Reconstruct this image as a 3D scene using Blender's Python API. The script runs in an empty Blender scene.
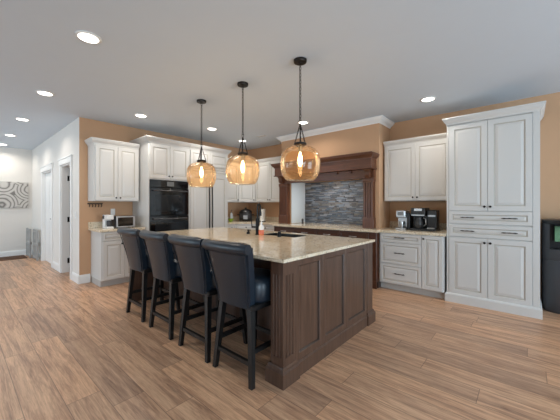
import bpy, bmesh, math, random
from mathutils import Vector, Matrix
random.seed(7)
S = bpy.context.scene
COL = S.collection
PI = math.pi

# ---------------------------------------------------------------- camera, world, light, exposure
cam_d = bpy.data.cameras.new('camera')
cam_d.sensor_width = 36.0
cam_d.lens = 36.0 * 285.0 / 560.0
cam_d.shift_y = -5.0 / 560.0
cam_d.clip_start = 0.05
cam = bpy.data.objects.new('camera', cam_d)
COL.objects.link(cam)
cam.location = (0, 0, 1.31)
cam.rotation_euler = (PI / 2, 0, math.radians(41.14))
S.camera = cam

world = bpy.data.worlds.new('world')
S.world = world
world.use_nodes = True
bg = world.node_tree.nodes['Background']
bg.inputs['Color'].default_value = (0.80, 0.90, 1.0, 1)
bg.inputs['Strength'].default_value = 0.9

S.view_settings.view_transform = 'Standard'
S.view_settings.look = 'None'
S.view_settings.gamma = 1.0
S.view_settings.use_curve_mapping = False
S.view_settings.exposure = 0.06
S.cycles.use_denoising = True
S.cycles.max_bounces = 10
S.cycles.diffuse_bounces = 5
S.cycles.transparent_max_bounces = 16
S.cycles.sample_clamp_indirect = 6.0
S.cycles.caustics_reflective = False
S.cycles.caustics_refractive = False


def area(name, loc, direction, sx, sy, power, color):
    d = bpy.data.lights.new(name, 'AREA')
    d.shape = 'RECTANGLE'
    d.size, d.size_y = sx, sy
    d.energy, d.color = power, color
    o = bpy.data.objects.new(name, d)
    COL.objects.link(o)
    o.location = loc
    o.rotation_euler = Vector(direction).to_track_quat('-Z', 'Z').to_euler()
    return o


CEIL = 2.77
DAY = (0.66, 0.85, 1.0)
# daylight through the tall windows behind the viewer and the glazed side on the right
WIN_SOUTH = [(-8.8, -6.4), (-5.2, -2.8)]
WIN_EAST = [(-2.8, -0.4), (0.9, 4.1)]
for (a, b), pw in zip(WIN_SOUTH, (105, 28)):
    area('window_daylight', ((a + b) / 2, -4.27, 1.35), (0, 1, .38), b - a, 2.0, pw, DAY)
for (a, b), pw in zip(WIN_EAST, (165, 205)):
    area('window_daylight', (4.27, (a + b) / 2, 1.35), (-1, 0, .38), b - a, 2.0, pw, DAY)


# ---------------------------------------------------------------- materials
def srgb(r, g, b):
    f = lambda c: (c / 255 / 12.92) if c / 255 <= 0.04045 else ((c / 255 + 0.055) / 1.055) ** 2.4
    return (f(r), f(g), f(b), 1)


class NT:
    def __init__(self, name):
        self.m = bpy.data.materials.new(name)
        self.m.use_nodes = True
        self.t = self.m.node_tree
        self.b = self.t.nodes['Principled BSDF']

    def n(self, kind, **kw):
        nd = self.t.nodes.new(kind)
        for k, v in kw.items():
            if k in nd.inputs and not hasattr(nd, k):
                nd.inputs[k].default_value = v
            else:
                setattr(nd, k, v)
        return nd

    def l(self, a, b):
        self.t.links.new(a, b)

    def math(self, op, a, b=None, c=None):
        nd = self.t.nodes.new('ShaderNodeMath')
        nd.operation = op
        for i, v in enumerate((a, b, c)):
            if v is None:
                continue
            if isinstance(v, (int, float)):
                nd.inputs[i].default_value = v
            else:
                self.l(v, nd.inputs[i])
        return nd.outputs[0]

    def ramp(self, fac, stops, interp='LINEAR'):
        nd = self.t.nodes.new('ShaderNodeValToRGB')
        nd.color_ramp.interpolation = interp
        els = nd.color_ramp.elements
        while len(els) < len(stops):
            els.new(0.5)
        for e, (p, c) in zip(els, stops):
            e.position, e.color = p, c
        self.l(fac, nd.inputs[0])
        return nd.outputs[0]

    def mix(self, fac, a, b, blend='MIX'):
        nd = self.t.nodes.new('ShaderNodeMix')
        nd.data_type = 'RGBA'
        nd.blend_type = blend
        for sock, v in ((nd.inputs[0], fac), (nd.inputs[6], a), (nd.inputs[7], b)):
            if isinstance(v, (int, float, tuple)):
                sock.default_value = v
            else:
                self.l(v, sock)
        return nd.outputs[2]

    def noise(self, vec, scale, detail=4, rough=0.55, dist=0.0):
        nd = self.t.nodes.new('ShaderNodeTexNoise')
        nd.inputs['Scale'].default_value = scale
        nd.inputs['Detail'].default_value = detail
        nd.inputs['Roughness'].default_value = rough
        nd.inputs['Distortion'].default_value = dist
        if vec is not None:
            self.l(vec, nd.inputs['Vector'])
        return nd.outputs['Fac']

    def coord(self, scale=(1, 1, 1)):
        tc = self.t.nodes.new('ShaderNodeTexCoord')
        mp = self.t.nodes.new('ShaderNodeMapping')
        mp.inputs['Scale'].default_value = scale
        self.l(tc.outputs['Object'], mp.inputs['Vector'])
        return mp.outputs['Vector']

    def bump(self, h, strength=0.2, dist=0.01):
        nd = self.t.nodes.new('ShaderNodeBump')
        nd.inputs['Strength'].default_value = strength
        nd.inputs['Distance'].default_value = dist
        self.l(h, nd.inputs['Height'])
        self.l(nd.outputs[0], self.b.inputs['Normal'])


def plain(name, col, rough=0.5, metal=0.0, var=0.0, spec=0.5, nscale=6.0, bump=0.0):
    n = NT(name)
    n.b.inputs['Roughness'].default_value = rough
    n.b.inputs['Metallic'].default_value = metal
    n.b.inputs['Specular IOR Level'].default_value = spec
    fac = n.noise(n.coord(), nscale)
    dark = tuple(c * (1 - var) for c in col[:3]) + (1,)
    n.l(n.ramp(fac, [(0.3, dark), (0.7, col)]), n.b.inputs['Base Color'])
    if bump:
        n.bump(n.noise(n.coord(), 120, 3), bump, 0.003)
    return n.m


def emit(name, col, strength):
    n = NT(name)
    n.b.inputs['Base Color'].default_value = (0, 0, 0, 1)
    n.b.inputs['Emission Color'].default_value = col
    n.b.inputs['Emission Strength'].default_value = strength
    return n.m


def m_floor():
    n = NT('walnut_laminate')
    tc = n.n('ShaderNodeTexCoord')
    sep = n.n('ShaderNodeSeparateXYZ')
    n.l(tc.outputs['Object'], sep.inputs[0])
    W, L = 0.198, 1.28
    yy = n.math('DIVIDE', n.math('ADD', sep.outputs[1], 10 * W - 0.088), W)
    row = n.math('FLOOR', yy)
    fy = n.math('FRACT', yy)
    wn = n.n('ShaderNodeTexWhiteNoise', noise_dimensions='1D')
    n.l(row, wn.inputs['W'])
    xx = n.math('ADD', n.math('DIVIDE', sep.outputs[0], L), n.math('MULTIPLY', wn.outputs[0], 7.0))
    colid = n.math('FLOOR', xx)
    fx = n.math('FRACT', xx)
    cmb = n.n('ShaderNodeCombineXYZ')
    n.l(row, cmb.inputs[0]); n.l(colid, cmb.inputs[1])
    w2 = n.n('ShaderNodeTexWhiteNoise', noise_dimensions='2D')
    n.l(cmb.outputs[0], w2.inputs['Vector'])
    pid = w2.outputs[0]
    # grain: long streaks that differ from plank to plank
    g = n.n('ShaderNodeCombineXYZ')
    n.l(n.math('ADD', n.math('MULTIPLY', sep.outputs[0], 0.9), n.math('MULTIPLY', pid, 37.0)), g.inputs[0])
    n.l(n.math('MULTIPLY', sep.outputs[1], 12.0), g.inputs[1])
    n.l(n.math('MULTIPLY', pid, 11.0), g.inputs[2])
    streak = n.noise(g.outputs[0], 1.6, 9, 0.66, 0.9)
    g2 = n.n('ShaderNodeCombineXYZ')
    n.l(n.math('MULTIPLY', sep.outputs[0], 4.0), g2.inputs[0])
    n.l(n.math('MULTIPLY', sep.outputs[1], 70.0), g2.inputs[1])
    n.l(pid, g2.inputs[2])
    fine = n.noise(g2.outputs[0], 1.5, 5, 0.62, 1.2)
    base = n.ramp(streak, [(0.28, srgb(98, 64, 46)), (0.43, srgb(170, 128, 99)), (0.55, srgb(210, 168, 134)), (0.72, srgb(238, 198, 160))])
    base = n.mix(0.40, base, n.ramp(fine, [(0.3, srgb(124, 94, 78)), (0.7, srgb(228, 194, 164))]))
    tint = n.ramp(pid, [(0.0, (0.80, 0.765, 0.75, 1)), (0.5, (1.0, 0.955, 0.915, 1)), (1.0, (1.14, 1.06, 0.98, 1))])
    base = n.mix(1.0, base, tint, 'MULTIPLY')
    e1 = n.math('LESS_THAN', n.math('MINIMUM', fy, n.math('SUBTRACT', 1.0, fy)), 0.011)
    e2 = n.math('LESS_THAN', n.math('MINIMUM', fx, n.math('SUBTRACT', 1.0, fx)), 0.0017)
    seam = n.math('MAXIMUM', e1, e2)
    base = n.mix(n.math('MULTIPLY', seam, 0.6), base, srgb(70, 46, 36))
    n.l(base, n.b.inputs['Base Color'])
    n.b.inputs['Roughness'].default_value = 0.34
    n.b.inputs['Specular IOR Level'].default_value = 0.42
    n.bump(n.math('SUBTRACT', n.math('MULTIPLY', fine, 0.3), seam), 0.12, 0.002)
    return n.m


def m_granite():
    n = NT('beige_granite')
    v = n.coord()
    big = n.noise(v, 7, 5, 0.65, 0.6)
    small = n.noise(v, 60, 4, 0.7)
    vor = n.n('ShaderNodeTexVoronoi')
    vor.inputs['Scale'].default_value = 95
    n.l(v, vor.inputs['Vector'])
    c = n.ramp(big, [(0.3, srgb(200, 178, 146)), (0.5, srgb(226, 210, 182)), (0.7, srgb(238, 228, 210))])
    c = n.mix(0.55, c, n.ramp(small, [(0.32, srgb(128, 108, 88)), (0.44, srgb(206, 186, 156)), (0.62, srgb(234, 226, 210))]))
    speck = n.ramp(vor.outputs['Color'], [(0.14, (1, 1, 1, 1)), (0.2, (0, 0, 0, 1))])
    c = n.mix(n.math('MULTIPLY', speck, 0.6), c, srgb(92, 80, 72))
    n.l(c, n.b.inputs['Base Color'])
    n.b.inputs['Roughness'].default_value = 0.09
    return n.m


def m_wood(name, c1, c2, rough=0.38, axis=2, spec=0.5):
    n = NT(name)
    sc = [14, 14, 14]
    sc[axis] = 1.2
    g = n.noise(n.coord(tuple(sc)), 2.2, 5, 0.6, 0.7)
    n.l(n.ramp(g, [(0.3, c1), (0.7, c2)]), n.b.inputs['Base Color'])
    n.b.inputs['Roughness'].default_value = rough
    n.b.inputs['Specular IOR Level'].default_value = spec
    return n.m


def m_ledger():
    n = NT('stacked_slate')
    gm = n.n('ShaderNodeNewGeometry')
    c = n.ramp(gm.outputs['Random Per Island'], [
        (0.0, srgb(46, 50, 58)), (0.16, srgb(92, 104, 118)), (0.3, srgb(128, 120, 112)), (0.44, srgb(80, 92, 106)),
        (0.58, srgb(150, 152, 156)), (0.7, srgb(100, 92, 86)), (0.82, srgb(128, 138, 150)), (0.93, srgb(70, 72, 78))], 'CONSTANT')
    v = n.noise(n.coord((8, 8, 40)), 3, 4)
    c = n.mix(0.22, c, n.ramp(v, [(0.35, srgb(50, 50, 54)), (0.65, srgb(150, 148, 146))]))
    n.l(c, n.b.inputs['Base Color'])
    n.b.inputs['Roughness'].default_value = 0.4
    n.bump(v, 0.5, 0.004)
    return n.m


def m_glass(name, tint, gloss=1.0, body=0.0, bodycol=(1, .6, .25, 1), ribs=False):
    n = NT(name)
    t = n.t
    out = t.nodes['Material Output']
    tr = n.n('ShaderNodeBsdfTransparent'); tr.inputs[0].default_value = tint
    gl = n.n('ShaderNodeBsdfGlossy'); gl.inputs['Roughness'].default_value = 0.04
    gl.inputs['Color'].default_value = (gloss, gloss, gloss, 1)
    lw = n.n('ShaderNodeLayerWeight'); lw.inputs['Blend'].default_value = 0.22
    mx = n.n('ShaderNodeMixShader')
    n.l(n.math('ADD', n.math('MULTIPLY', lw.outputs['Fresnel'], 0.75), 0.02), mx.inputs[0])
    src = tr.outputs[0]
    if body:
        tl = n.n('ShaderNodeBsdfTranslucent'); tl.inputs[0].default_value = bodycol
        df = n.n('ShaderNodeBsdfDiffuse'); df.inputs[0].default_value = bodycol
        m0 = n.n('ShaderNodeMixShader'); m0.inputs[0].default_value = 0.5
        n.l(tl.outputs[0], m0.inputs[1]); n.l(df.outputs[0], m0.inputs[2])
        m1 = n.n('ShaderNodeMixShader')
        fac = n.math('ADD', n.math('MULTIPLY', lw.outputs['Facing'], body), body * 0.7)
        n.l(fac, m1.inputs[0])
        n.l(tr.outputs[0], m1.inputs[1]); n.l(m0.outputs[0], m1.inputs[2])
        src = m1.outputs[0]
    n.l(src, mx.inputs[1]); n.l(gl.outputs[0], mx.inputs[2])
    n.l(mx.outputs[0], out.inputs['Surface'])
    return n.m


def m_swirl():
    n = NT('swirl_canvas')
    v = n.coord((1, 2.6, 2.6))
    vor = n.n('ShaderNodeTexVoronoi', voronoi_dimensions='3D')
    vor.inputs['Scale'].default_value = 1.0
    vor.inputs['Randomness'].default_value = 0.8
    n.l(v, vor.inputs['Vector'])
    wob = n.noise(v, 3.0, 3, 0.5)
    s = n.math('SINE', n.math('ADD', n.math('MULTIPLY', vor.outputs['Distance'], 42.0), n.math('MULTIPLY', wob, 3.0)))
    c = n.ramp(n.math('MULTIPLY_ADD', s, 0.5, 0.5), [(0.03, srgb(120, 116, 112)), (0.16, srgb(170, 166, 160)), (0.8, srgb(200, 196, 190))])
    n.l(c, n.b.inputs['Base Color'])
    n.b.inputs['Roughness'].default_value = 0.55
    return n.m


WHITE_WALL = plain('white_wall_paint', srgb(226, 222, 216), 0.85, var=0.015)
TAN_WALL = plain('tan_wall_paint', srgb(197, 158, 124), 0.85, var=0.02)
CEIL_M = plain('ceiling_paint', srgb(206, 217, 228), 0.9, var=0.012)
TRIM_M = plain('white_trim_paint', srgb(234, 234, 232), 0.45, var=0.01)
FLOOR_M = m_floor()
GRANITE = m_granite()
PAINT = plain('cabinet_white_paint', srgb(206, 205, 202), 0.42, var=0.015)
GLAZE = plain('cabinet_glaze', srgb(184, 179, 170), 0.5, var=0.05)
TOE_M = plain('grey_toe_kick', srgb(186, 182, 177), 0.6, var=0.03)
ISLAND_M = m_wood('island_stained_wood', srgb(70, 50, 40), srgb(94, 70, 57), 0.30)
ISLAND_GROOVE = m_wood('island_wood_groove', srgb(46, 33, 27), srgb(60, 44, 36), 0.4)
MANTEL_M = m_wood('mantel_cherry_wood', srgb(76, 43, 26), srgb(104, 62, 40), 0.36)
MANTEL_X = m_wood('mantel_cherry_long', srgb(76, 43, 26), srgb(104, 62, 40), 0.36, 0)
DARKWOOD = m_wood('dark_drawer_wood', srgb(62, 36, 24), srgb(86, 52, 36), 0.35, 0)
LEATHER = plain('navy_black_leather', srgb(28, 39, 50), 0.33, var=0.2, nscale=4, bump=0.12)
BLACKWOOD = plain('black_stool_wood', srgb(17, 16, 16), 0.38, var=0.2)
BLACK_METAL = plain('black_metal', srgb(26, 25, 25), 0.38, 0.6, var=0.1)
BRONZE = plain('dark_bronze', srgb(44, 38, 34), 0.4, 0.7, var=0.1)
STEEL = plain('brushed_steel', srgb(186, 186, 186), 0.28, 0.9, var=0.06)
BLACK_PLASTIC = plain('black_plastic', srgb(22, 22, 23), 0.32, var=0.1)
CHAR_PLASTIC = plain('charcoal_plastic', srgb(58, 58, 61), 0.42, var=0.1)
OVEN_GLASS = plain('black_oven_glass', srgb(10, 11, 13), 0.06, var=0.1, spec=0.7)
OVEN_BAR = plain('grey_oven_bar', srgb(96, 96, 98), 0.3, 0.8, var=.05)
SCREEN = plain('grey_display', srgb(110, 112, 112), 0.25, var=0.1)
LEDGER = m_ledger()
WHITE_PLASTIC = plain('white_plastic', srgb(230, 230, 228), 0.35, var=0.02)
PAPER = plain('paper_white', srgb(236, 234, 228), 0.9, var=0.03, nscale=30)
MAT_BROWN = plain('brown_mat_pile', srgb(96, 66, 46), 0.95, var=0.3, nscale=60)
GREY_WOOD = m_wood('weathered_grey_wood', srgb(150, 150, 148), srgb(178, 178, 176), 0.7)
AMBER = m_glass('amber_glass', (1.0, 0.81, 0.60, 1), 1.0, 0.06, (1.0, 0.66, 0.34, 1))
CLEAR = m_glass('clear_glass', (0.97, 0.98, 0.98, 1))
ORANGE = plain('orange_liquid', srgb(236, 140, 100), 0.25, var=0.05)
GREEN = plain('lime_green', srgb(150, 178, 44), 0.45, var=0.1)
GREEN_SOFT = plain('pale_green_label', srgb(120, 168, 128), 0.4, var=0.25, nscale=25)
BULB = emit('bulb_glow', (1.0, 0.72, 0.38, 1), 22.0)
LENS = emit('downlight_glow', (1.0, 0.93, 0.82, 1), 9.0)
SWIRL = m_swirl()


# ---------------------------------------------------------------- mesh helpers
def box(bm, x0, x1, y0, y1, z0, z1, mi=0, bev=0.0, seg=2):
    r = bmesh.ops.create_cube(bm, size=1.0)
    vs = r['verts']
    for v in vs:
        v.co = Vector((x0 + (v.co.x + .5) * (x1 - x0), y0 + (v.co.y + .5) * (y1 - y0), z0 + (v.co.z + .5) * (z1 - z0)))
    fs = {f for v in vs for f in v.link_faces}
    for f in fs:
        f.material_index = mi
    if bev:
        es = list({e for v in vs for e in v.link_edges})
        rr = bmesh.ops.bevel(bm, geom=es, offset=bev, segments=seg, profile=0.5, affect='EDGES')
        for f in rr['faces']:
            f.material_index = mi
    return fs


def bars(bm, p, q, w, d, w2=None, d2=None, mi=0):
    """a square bar from p to q, tapering from w x d to w2 x d2 (widths along world x and y)"""
    w2 = w if w2 is None else w2
    d2 = d if d2 is None else d2
    vs = []
    for c, a, b in ((p, w, d), (q, w2, d2)):
        for sx, sy in ((-1, -1), (1, -1), (1, 1), (-1, 1)):
            vs.append(bm.verts.new((c[0] + sx * a / 2, c[1] + sy * b / 2, c[2])))
    for i in range(4):
        j = (i + 1) % 4
        bm.faces.new((vs[i], vs[j], vs[4 + j], vs[4 + i])).material_index = mi
    bm.faces.new(vs[3::-1]).material_index = mi
    bm.faces.new(vs[4:]).material_index = mi


def prism(bm, pts, z0, z1, mi=0):
    a = [bm.verts.new((x, y, z0)) for x, y in pts]
    b = [bm.verts.new((x, y, z1)) for x, y in pts]
    n = len(pts)
    for i in range(n):
        j = (i + 1) % n
        bm.faces.new((a[i], a[j], b[j], b[i])).material_index = mi
    bm.faces.new(a[::-1]).material_index = mi
    bm.faces.new(b).material_index = mi


def lathe(bm, prof, c=(0, 0, 0), seg=24, mi=0, close=True):
    rings = []
    for r, z in prof:
        if r < 1e-6:
            rings.append([bm.verts.new((c[0], c[1], c[2] + z))])
        else:
            rings.append([bm.verts.new((c[0] + r * math.cos(2 * PI * k / seg), c[1] + r * math.sin(2 * PI * k / seg), c[2] + z)) for k in range(seg)])
    for A, B in zip(rings, rings[1:]):
        for k in range(seg):
            j = (k + 1) % seg
            if len(A) == 1 and len(B) == 1:
                continue
            if len(A) == 1:
                f = bm.faces.new((A[0], B[j], B[k]))
            elif len(B) == 1:
                f = bm.faces.new((A[k], A[j], B[0]))
            else:
                f = bm.faces.new((A[k], A[j], B[j], B[k]))
            f.material_index = mi
    if close:
        if len(rings[0]) > 1:
            bm.faces.new(rings[0][::-1]).material_index = mi
        if len(rings[-1]) > 1:
            bm.faces.new(rings[-1]).material_index = mi


def tube(bm, pts, r, seg=8, closed=False, mi=0):
    pts = [Vector(p) for p in pts]
    n = len(pts)
    rad = r if isinstance(r, (list, tuple)) else [r] * n
    rings = []
    ref = None
    for i, p in enumerate(pts):
        if closed:
            t = pts[(i + 1) % n] - pts[i - 1]
        else:
            t = pts[min(i + 1, n - 1)] - pts[max(i - 1, 0)]
        t.normalize()
        if ref is None:
            ref = t.orthogonal().normalized()
        ref = (ref - t * ref.dot(t))
        if ref.length < 1e-5:
            ref = t.orthogonal()
        ref.normalize()
        b = t.cross(ref)
        rings.append([bm.verts.new(p + (ref * math.cos(2 * PI * k / seg) + b * math.sin(2 * PI * k / seg)) * rad[i]) for k in range(seg)])
    m = n if closed else n - 1
    for i in range(m):
        A, B = rings[i], rings[(i + 1) % n]
        for k in range(seg):
            j = (k + 1) % seg
            bm.faces.new((A[k], A[j], B[j], B[k])).material_index = mi
    if not closed:
        bm.faces.new(rings[0][::-1]).material_index = mi
        bm.faces.new(rings[-1]).material_index = mi


def loft(bm, loops, mi=0):
    rows = [[bm.verts.new(p) for p in lp] for lp in loops]
    n = len(rows[0])
    for A, B in zip(rows, rows[1:]):
        for k in range(n):
            j = (k + 1) % n
            bm.faces.new((A[k], A[j], B[j], B[k])).material_index = mi
    bm.faces.new(rows[0][::-1]).material_index = mi
    bm.faces.new(rows[-1]).material_index = mi


def offset_path(path, d, closed=False):
    """shift an open 2D path to its right-hand side by d with mitred corners"""
    P = [Vector(p) for p in path]
    out = []
    n = len(P)
    for i in range(n):
        ns = []
        if i > 0 or closed:
            t = (P[i] - P[i - 1]).normalized(); ns.append(Vector((t.y, -t.x)))
        if i < n - 1 or closed:
            t = (P[(i + 1) % n] - P[i]).normalized(); ns.append(Vector((t.y, -t.x)))
        if len(ns) == 1:
            out.append(P[i] + ns[0] * d)
        else:
            m = (ns[0] + ns[1])
            m = m / (1 + ns[0].dot(ns[1]))
            out.append(P[i] + m * d)
    return out


def mould(bm, path, prof, mi=0, cap=True):
    """sweep a moulding: prof is a closed loop of (outset, z) carried along a 2D path"""
    rows = []
    for o, z in prof:
        rows.append([bm.verts.new((p.x, p.y, z)) for p in offset_path(path, o)])
    k = len(prof)
    for a in range(k):
        A, B = rows[a], rows[(a + 1) % k]
        for i in range(len(path) - 1):
            bm.faces.new((A[i], A[i + 1], B[i + 1], B[i])).material_index = mi
    if cap:
        bm.faces.new([r[0] for r in rows]).material_index = mi
        bm.faces.new([r[-1] for r in rows][::-1]).material_index = mi


def crown_prof(z0, z1, out, inn=0.0):
    h = z1 - z0
    return [(inn, z0), (out * .14, z0), (out * .18, z0 + h * .18), (out * .34, z0 + h * .30), (out * .62, z0 + h * .48),
            (out * .82, z0 + h * .70), (out * .86, z0 + h * .80), (out, z0 + h * .84), (out, z1), (inn, z1)]


def smooth(bm, ang=40):
    for f in bm.faces:
        f.smooth = True
    lim = math.radians(ang)
    for e in bm.edges:
        if len(e.link_faces) == 2 and e.calc_face_angle(0) > lim:
            e.smooth = False


def obj(name, bm, mats, parent=None, loc=(0, 0, 0), rz=0.0, sm=None, label=None):
    bmesh.ops.recalc_face_normals(bm, faces=bm.faces)
    if sm:
        smooth(bm, sm)
    me = bpy.data.meshes.new(name)
    bm.to_mesh(me)
    bm.free()
    for m in (mats if isinstance(mats, (list, tuple)) else [mats]):
        me.materials.append(m)
    o = bpy.data.objects.new(name, me)
    COL.objects.link(o)
    o.location = loc
    o.rotation_euler = (0, 0, rz)
    if parent:
        o.parent = parent
    if label:
        o['label'] = label
    return o


def B():
    return bmesh.new()


def tag(o, label, cat, group=None):
    o['label'] = label
    o['category'] = cat
    if group:
        o['group'] = group
    return o


def thing(name, label, cat, loc=(0, 0, 0), rz=0.0, group=None):
    o = bpy.data.objects.new(name, None)
    o.empty_display_size = 0.1
    COL.objects.link(o)
    o.location = loc
    o.rotation_euler = (0, 0, rz)
    return tag(o, label, cat, group)


def struct(name, bm, m, parent=None, sm=None):
    o = obj(name, bm, m, parent, sm=sm)
    if parent is None:
        o['kind'] = 'structure'
    return o


def dup(root, loc, label):
    r = root.copy(); COL.objects.link(r)
    r.location = loc
    r['label'] = label
    for ch in root.children:
        c = ch.copy(); COL.objects.link(c); c.parent = r
        for g in ch.children:
            d = g.copy(); COL.objects.link(d); d.parent = c
    return r


# ---------------------------------------------------------------- the room
XL, YB, YH, XF = -5.62, 5.15, 1.37, -9.94      # oven wall, range wall, hall wall, far wall
XE, YS = 4.2, -4.2
b = B(); box(b, XF - .1, XE + .1, YS - .1, YB + .1, -0.12, 0.0); struct('floor', b, FLOOR_M)
b = B(); box(b, XF - .1, XE + .1, YS - .1, YB + .1, CEIL, CEIL + .12); struct('ceiling', b, CEIL_M)

b = B()
fs = box(b, XL - .12, XL, YH, YB, 0, CEIL)
b.faces.ensure_lookup_table()
for f in fs:
    if f.calc_center_median().y < YH + .01:
        f.material_index = 1
struct('wall_left', b, [TAN_WALL, WHITE_WALL])
b = B(); box(b, XL - .12, XE, YB, YB + .12, 0, CEIL); struct('wall_back', b, TAN_WALL)
# chimney-like bump-out over the range, with its cooking alcove
BX0, BX1, BY = -4.03, -1.88, 4.66
b = B()
box(b, BX0, -3.76, BY, YB - .001, 0, CEIL - .001)
box(b, -2.13, BX1, BY, YB - .001, 0, CEIL - .001)
box(b, -3.76, -2.13, BY, YB - .001, 1.80, CEIL - .001)
struct('wall_chimney', b, TAN_WALL)
b = B(); box(b, -3.7585, -3.745, BY + .002, YB - .002, .925, 1.798); struct('wall_alcove', b, plain('alcove_white', srgb(214, 220, 222), .5, var=.02))
# hall wall with two doorways
D1, D2 = (-6.80, -6.12), (-8.56, -7.60)
b = B()
for x0, x1 in ((XF, D2[0]), (D2[1], D1[0]), (D1[1], XL - .121)):
    box(b, x0, x1, YH, YH + .12, 0, CEIL)
for d in (D1, D2):
    box(b, d[0], d[1], YH, YH + .12, 2.06, CEIL)
struct('wall_hall', b, WHITE_WALL)
b = B(); box(b, XF - .1, XF, YS, YH + .12, 0, CEIL); struct('wall_far', b, WHITE_WALL)
# a closet behind the open doorway
b = B()
box(b, -7.3, -5.76, 2.6, 2.7, 0, CEIL)
box(b, -7.4, -7.3, YH + .13, 2.7, 0, CEIL)
struct('wall_closet', b, WHITE_WALL)


def windowed(name, fixed, lo, hi, wins, axis, t0, t1):
    bm = B()
    cuts = [lo]
    for a, c in wins:
        cuts += [a, c]
    cuts.append(hi)
    def bx(a, c, z0, z1):
        if axis == 'y':
            box(bm, a, c, t0, t1, z0, z1)
        else:
            box(bm, t0, t1, a, c, z0, z1)
    for i in range(0, len(cuts), 2):
        bx(cuts[i], cuts[i + 1], 0, CEIL)
    for a, c in wins:
        bx(a, c, 0, .35); bx(a, c, 2.35, CEIL)
    struct(name, bm, WHITE_WALL)
    for k, (a, c) in enumerate(wins):
        fb = B()
        def fx(p, q, z0, z1):
            if axis == 'y':
                box(fb, p, q, t0 + .03, t0 + .07, z0, z1)
            else:
                box(fb, t0 + .03, t0 + .07, p, q, z0, z1)
        fx(a, a + .06, .35, 2.35); fx(c - .06, c, .35, 2.35); fx((a + c) / 2 - .03, (a + c) / 2 + .03, .35, 2.35)
        fx(a, c, .35, .41); fx(a, c, 2.29, 2.35)
        o = struct('window_%d' % (k + 1 if axis == 'y' else k + 3), fb, TRIM_M)


windowed('wall_south', YS, XF, XE, WIN_SOUTH, 'y', YS - .1, YS)
windowed('wall_right', XE, YS, YB, WIN_EAST, 'x', XE, XE + .1)

# baseboards
BBP = [(0, 0), (.016, 0), (.016, .115), (.011, .13), (.006, .145), (0, .145)]
def baseboard(name, path):
    bm = B(); mould(bm, path, BBP); struct(name, bm, TRIM_M)
baseboard('baseboard_corner', [(-6.02, YH - .0005), (XL + .0005, YH - .0005), (XL + .0005, 1.525)])
baseboard('baseboard_hall', [(-7.50, YH - .0005), (-6.90, YH - .0005)])
baseboard('baseboard_hall_end', [(XF + .02, YH - .0005), (-8.66, YH - .0005)])
baseboard('baseboard_far', [(XF + .0005, -4.1), (XF + .0005, YH - .02)])
baseboard('baseboard_back', [(.14, YB - .0005), (XE - .02, YB - .0005)])


# door casings and leaves
def casing(name, d):
    bm = B()
    w = .09
    for x0, x1 in ((d[0] - w, d[0]), (d[1], d[1] + w)):
        box(bm, x0, x1, YH - .02, YH - .0005, 0, 2.07)
    box(bm, d[0] - w - .02, d[1] + w + .02, YH - .026, YH - .0005, 2.07, 2.17)
    box(bm, d[0] - w - .03, d[1] + w + .03, YH - .035, YH - .0005, 2.17, 2.19)
    # jamb lining
    for x0, x1 in ((d[0] + .0005, d[0] + .018), (d[1] - .018, d[1] - .0005)):
        box(bm, x0, x1, YH + .001, YH + .119, 0, 2.05)
    box(bm, d[0] + .0005, d[1] - .0005, YH + .001, YH + .119, 2.042, 2.0595)
    struct(name, bm, TRIM_M)


casing('trim_1', D1)
casing('trim_2', D2)


def panel_bm(w, h, t=.02, frame=.055, slope=.035, g=.008, raised=True, mi_g=1):
    """a door or drawer front: x 0..w, z 0..h, back at y=0, face at y=-t; raised or flat recessed panel"""
    if raised:
        R = [(0, 0), (0, -t + .003), (.003, -t), (frame, -t), (frame + .006, -t + g), (frame + .013, -t + g), (frame + .013 + slope, -t + .001)]
        gl = (3, 4)
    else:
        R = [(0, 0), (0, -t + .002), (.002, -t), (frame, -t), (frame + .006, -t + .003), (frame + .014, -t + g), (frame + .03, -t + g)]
        gl = (4,)
    bm = B()
    rows = []
    for i, y in R:
        rows.append([bm.verts.new(p) for p in ((i, y, i), (w - i, y, i), (w - i, y, h - i), (i, y, h - i))])
    for k in range(len(rows) - 1):
        for a in range(4):
            c = (a + 1) % 4
            f = bm.faces.new((rows[k][a], rows[k][c], rows[k + 1][c], rows[k + 1][a]))
            f.material_index = mi_g if k in gl else 0
    bm.faces.new(rows[0][::-1])
    bm.faces.new(rows[-1])
    return bm


def door_leaf_bm(w, h):
    bm = B()
    box(bm, 0, w, 0, .04, 0, h)
    for z0, z1 in ((.18, .95), (1.12, h - .15)):
        for x0, x1 in ((.1, w / 2 - .05), (w / 2 + .05, w - .1)):
            box(bm, x0, x1, -.006, 0.001, z0, z1, bev=.005, seg=1)
    return bm


# closed hall door (far) and the open one (hung on the far jamb, swung into the closet)
dr = thing('door_2', 'closed white hall door with dark lever handle and deadbolt', 'door', (D2[0] + .022, YH + .05, .008))
dr['kind'] = 'structure'
obj('leaf', door_leaf_bm(D2[1] - D2[0] - .044, 2.03), TRIM_M, dr)
b = B(); x = D2[1] - D2[0] - .044 - .07
lathe(b, [(.028, 0), (.028, .012), (.012, .016), (.012, .05)], seg=14)
bmesh.ops.rotate(b, verts=b.verts, cent=(0, 0, 0), matrix=Matrix.Rotation(PI / 2, 3, 'X'))
tube(b, [(0, -.045, 0), (-.05, -.048, 0), (-.11, -.045, 0)], .009, 8)
bmesh.ops.translate(b, verts=b.verts, vec=(x, 0, 1.0))
obj('lever_handle', b, BLACK_METAL, dr, sm=40)
b = B(); lathe(b, [(.026, 0), (.026, .018), (.02, .024)], seg=14)
bmesh.ops.rotate(b, verts=b.verts, cent=(0, 0, 0), matrix=Matrix.Rotation(PI / 2, 3, 'X'))
bmesh.ops.translate(b, verts=b.verts, vec=(x, 0, 1.16))
obj('deadbolt', b, BLACK_METAL, dr, sm=40)

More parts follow.
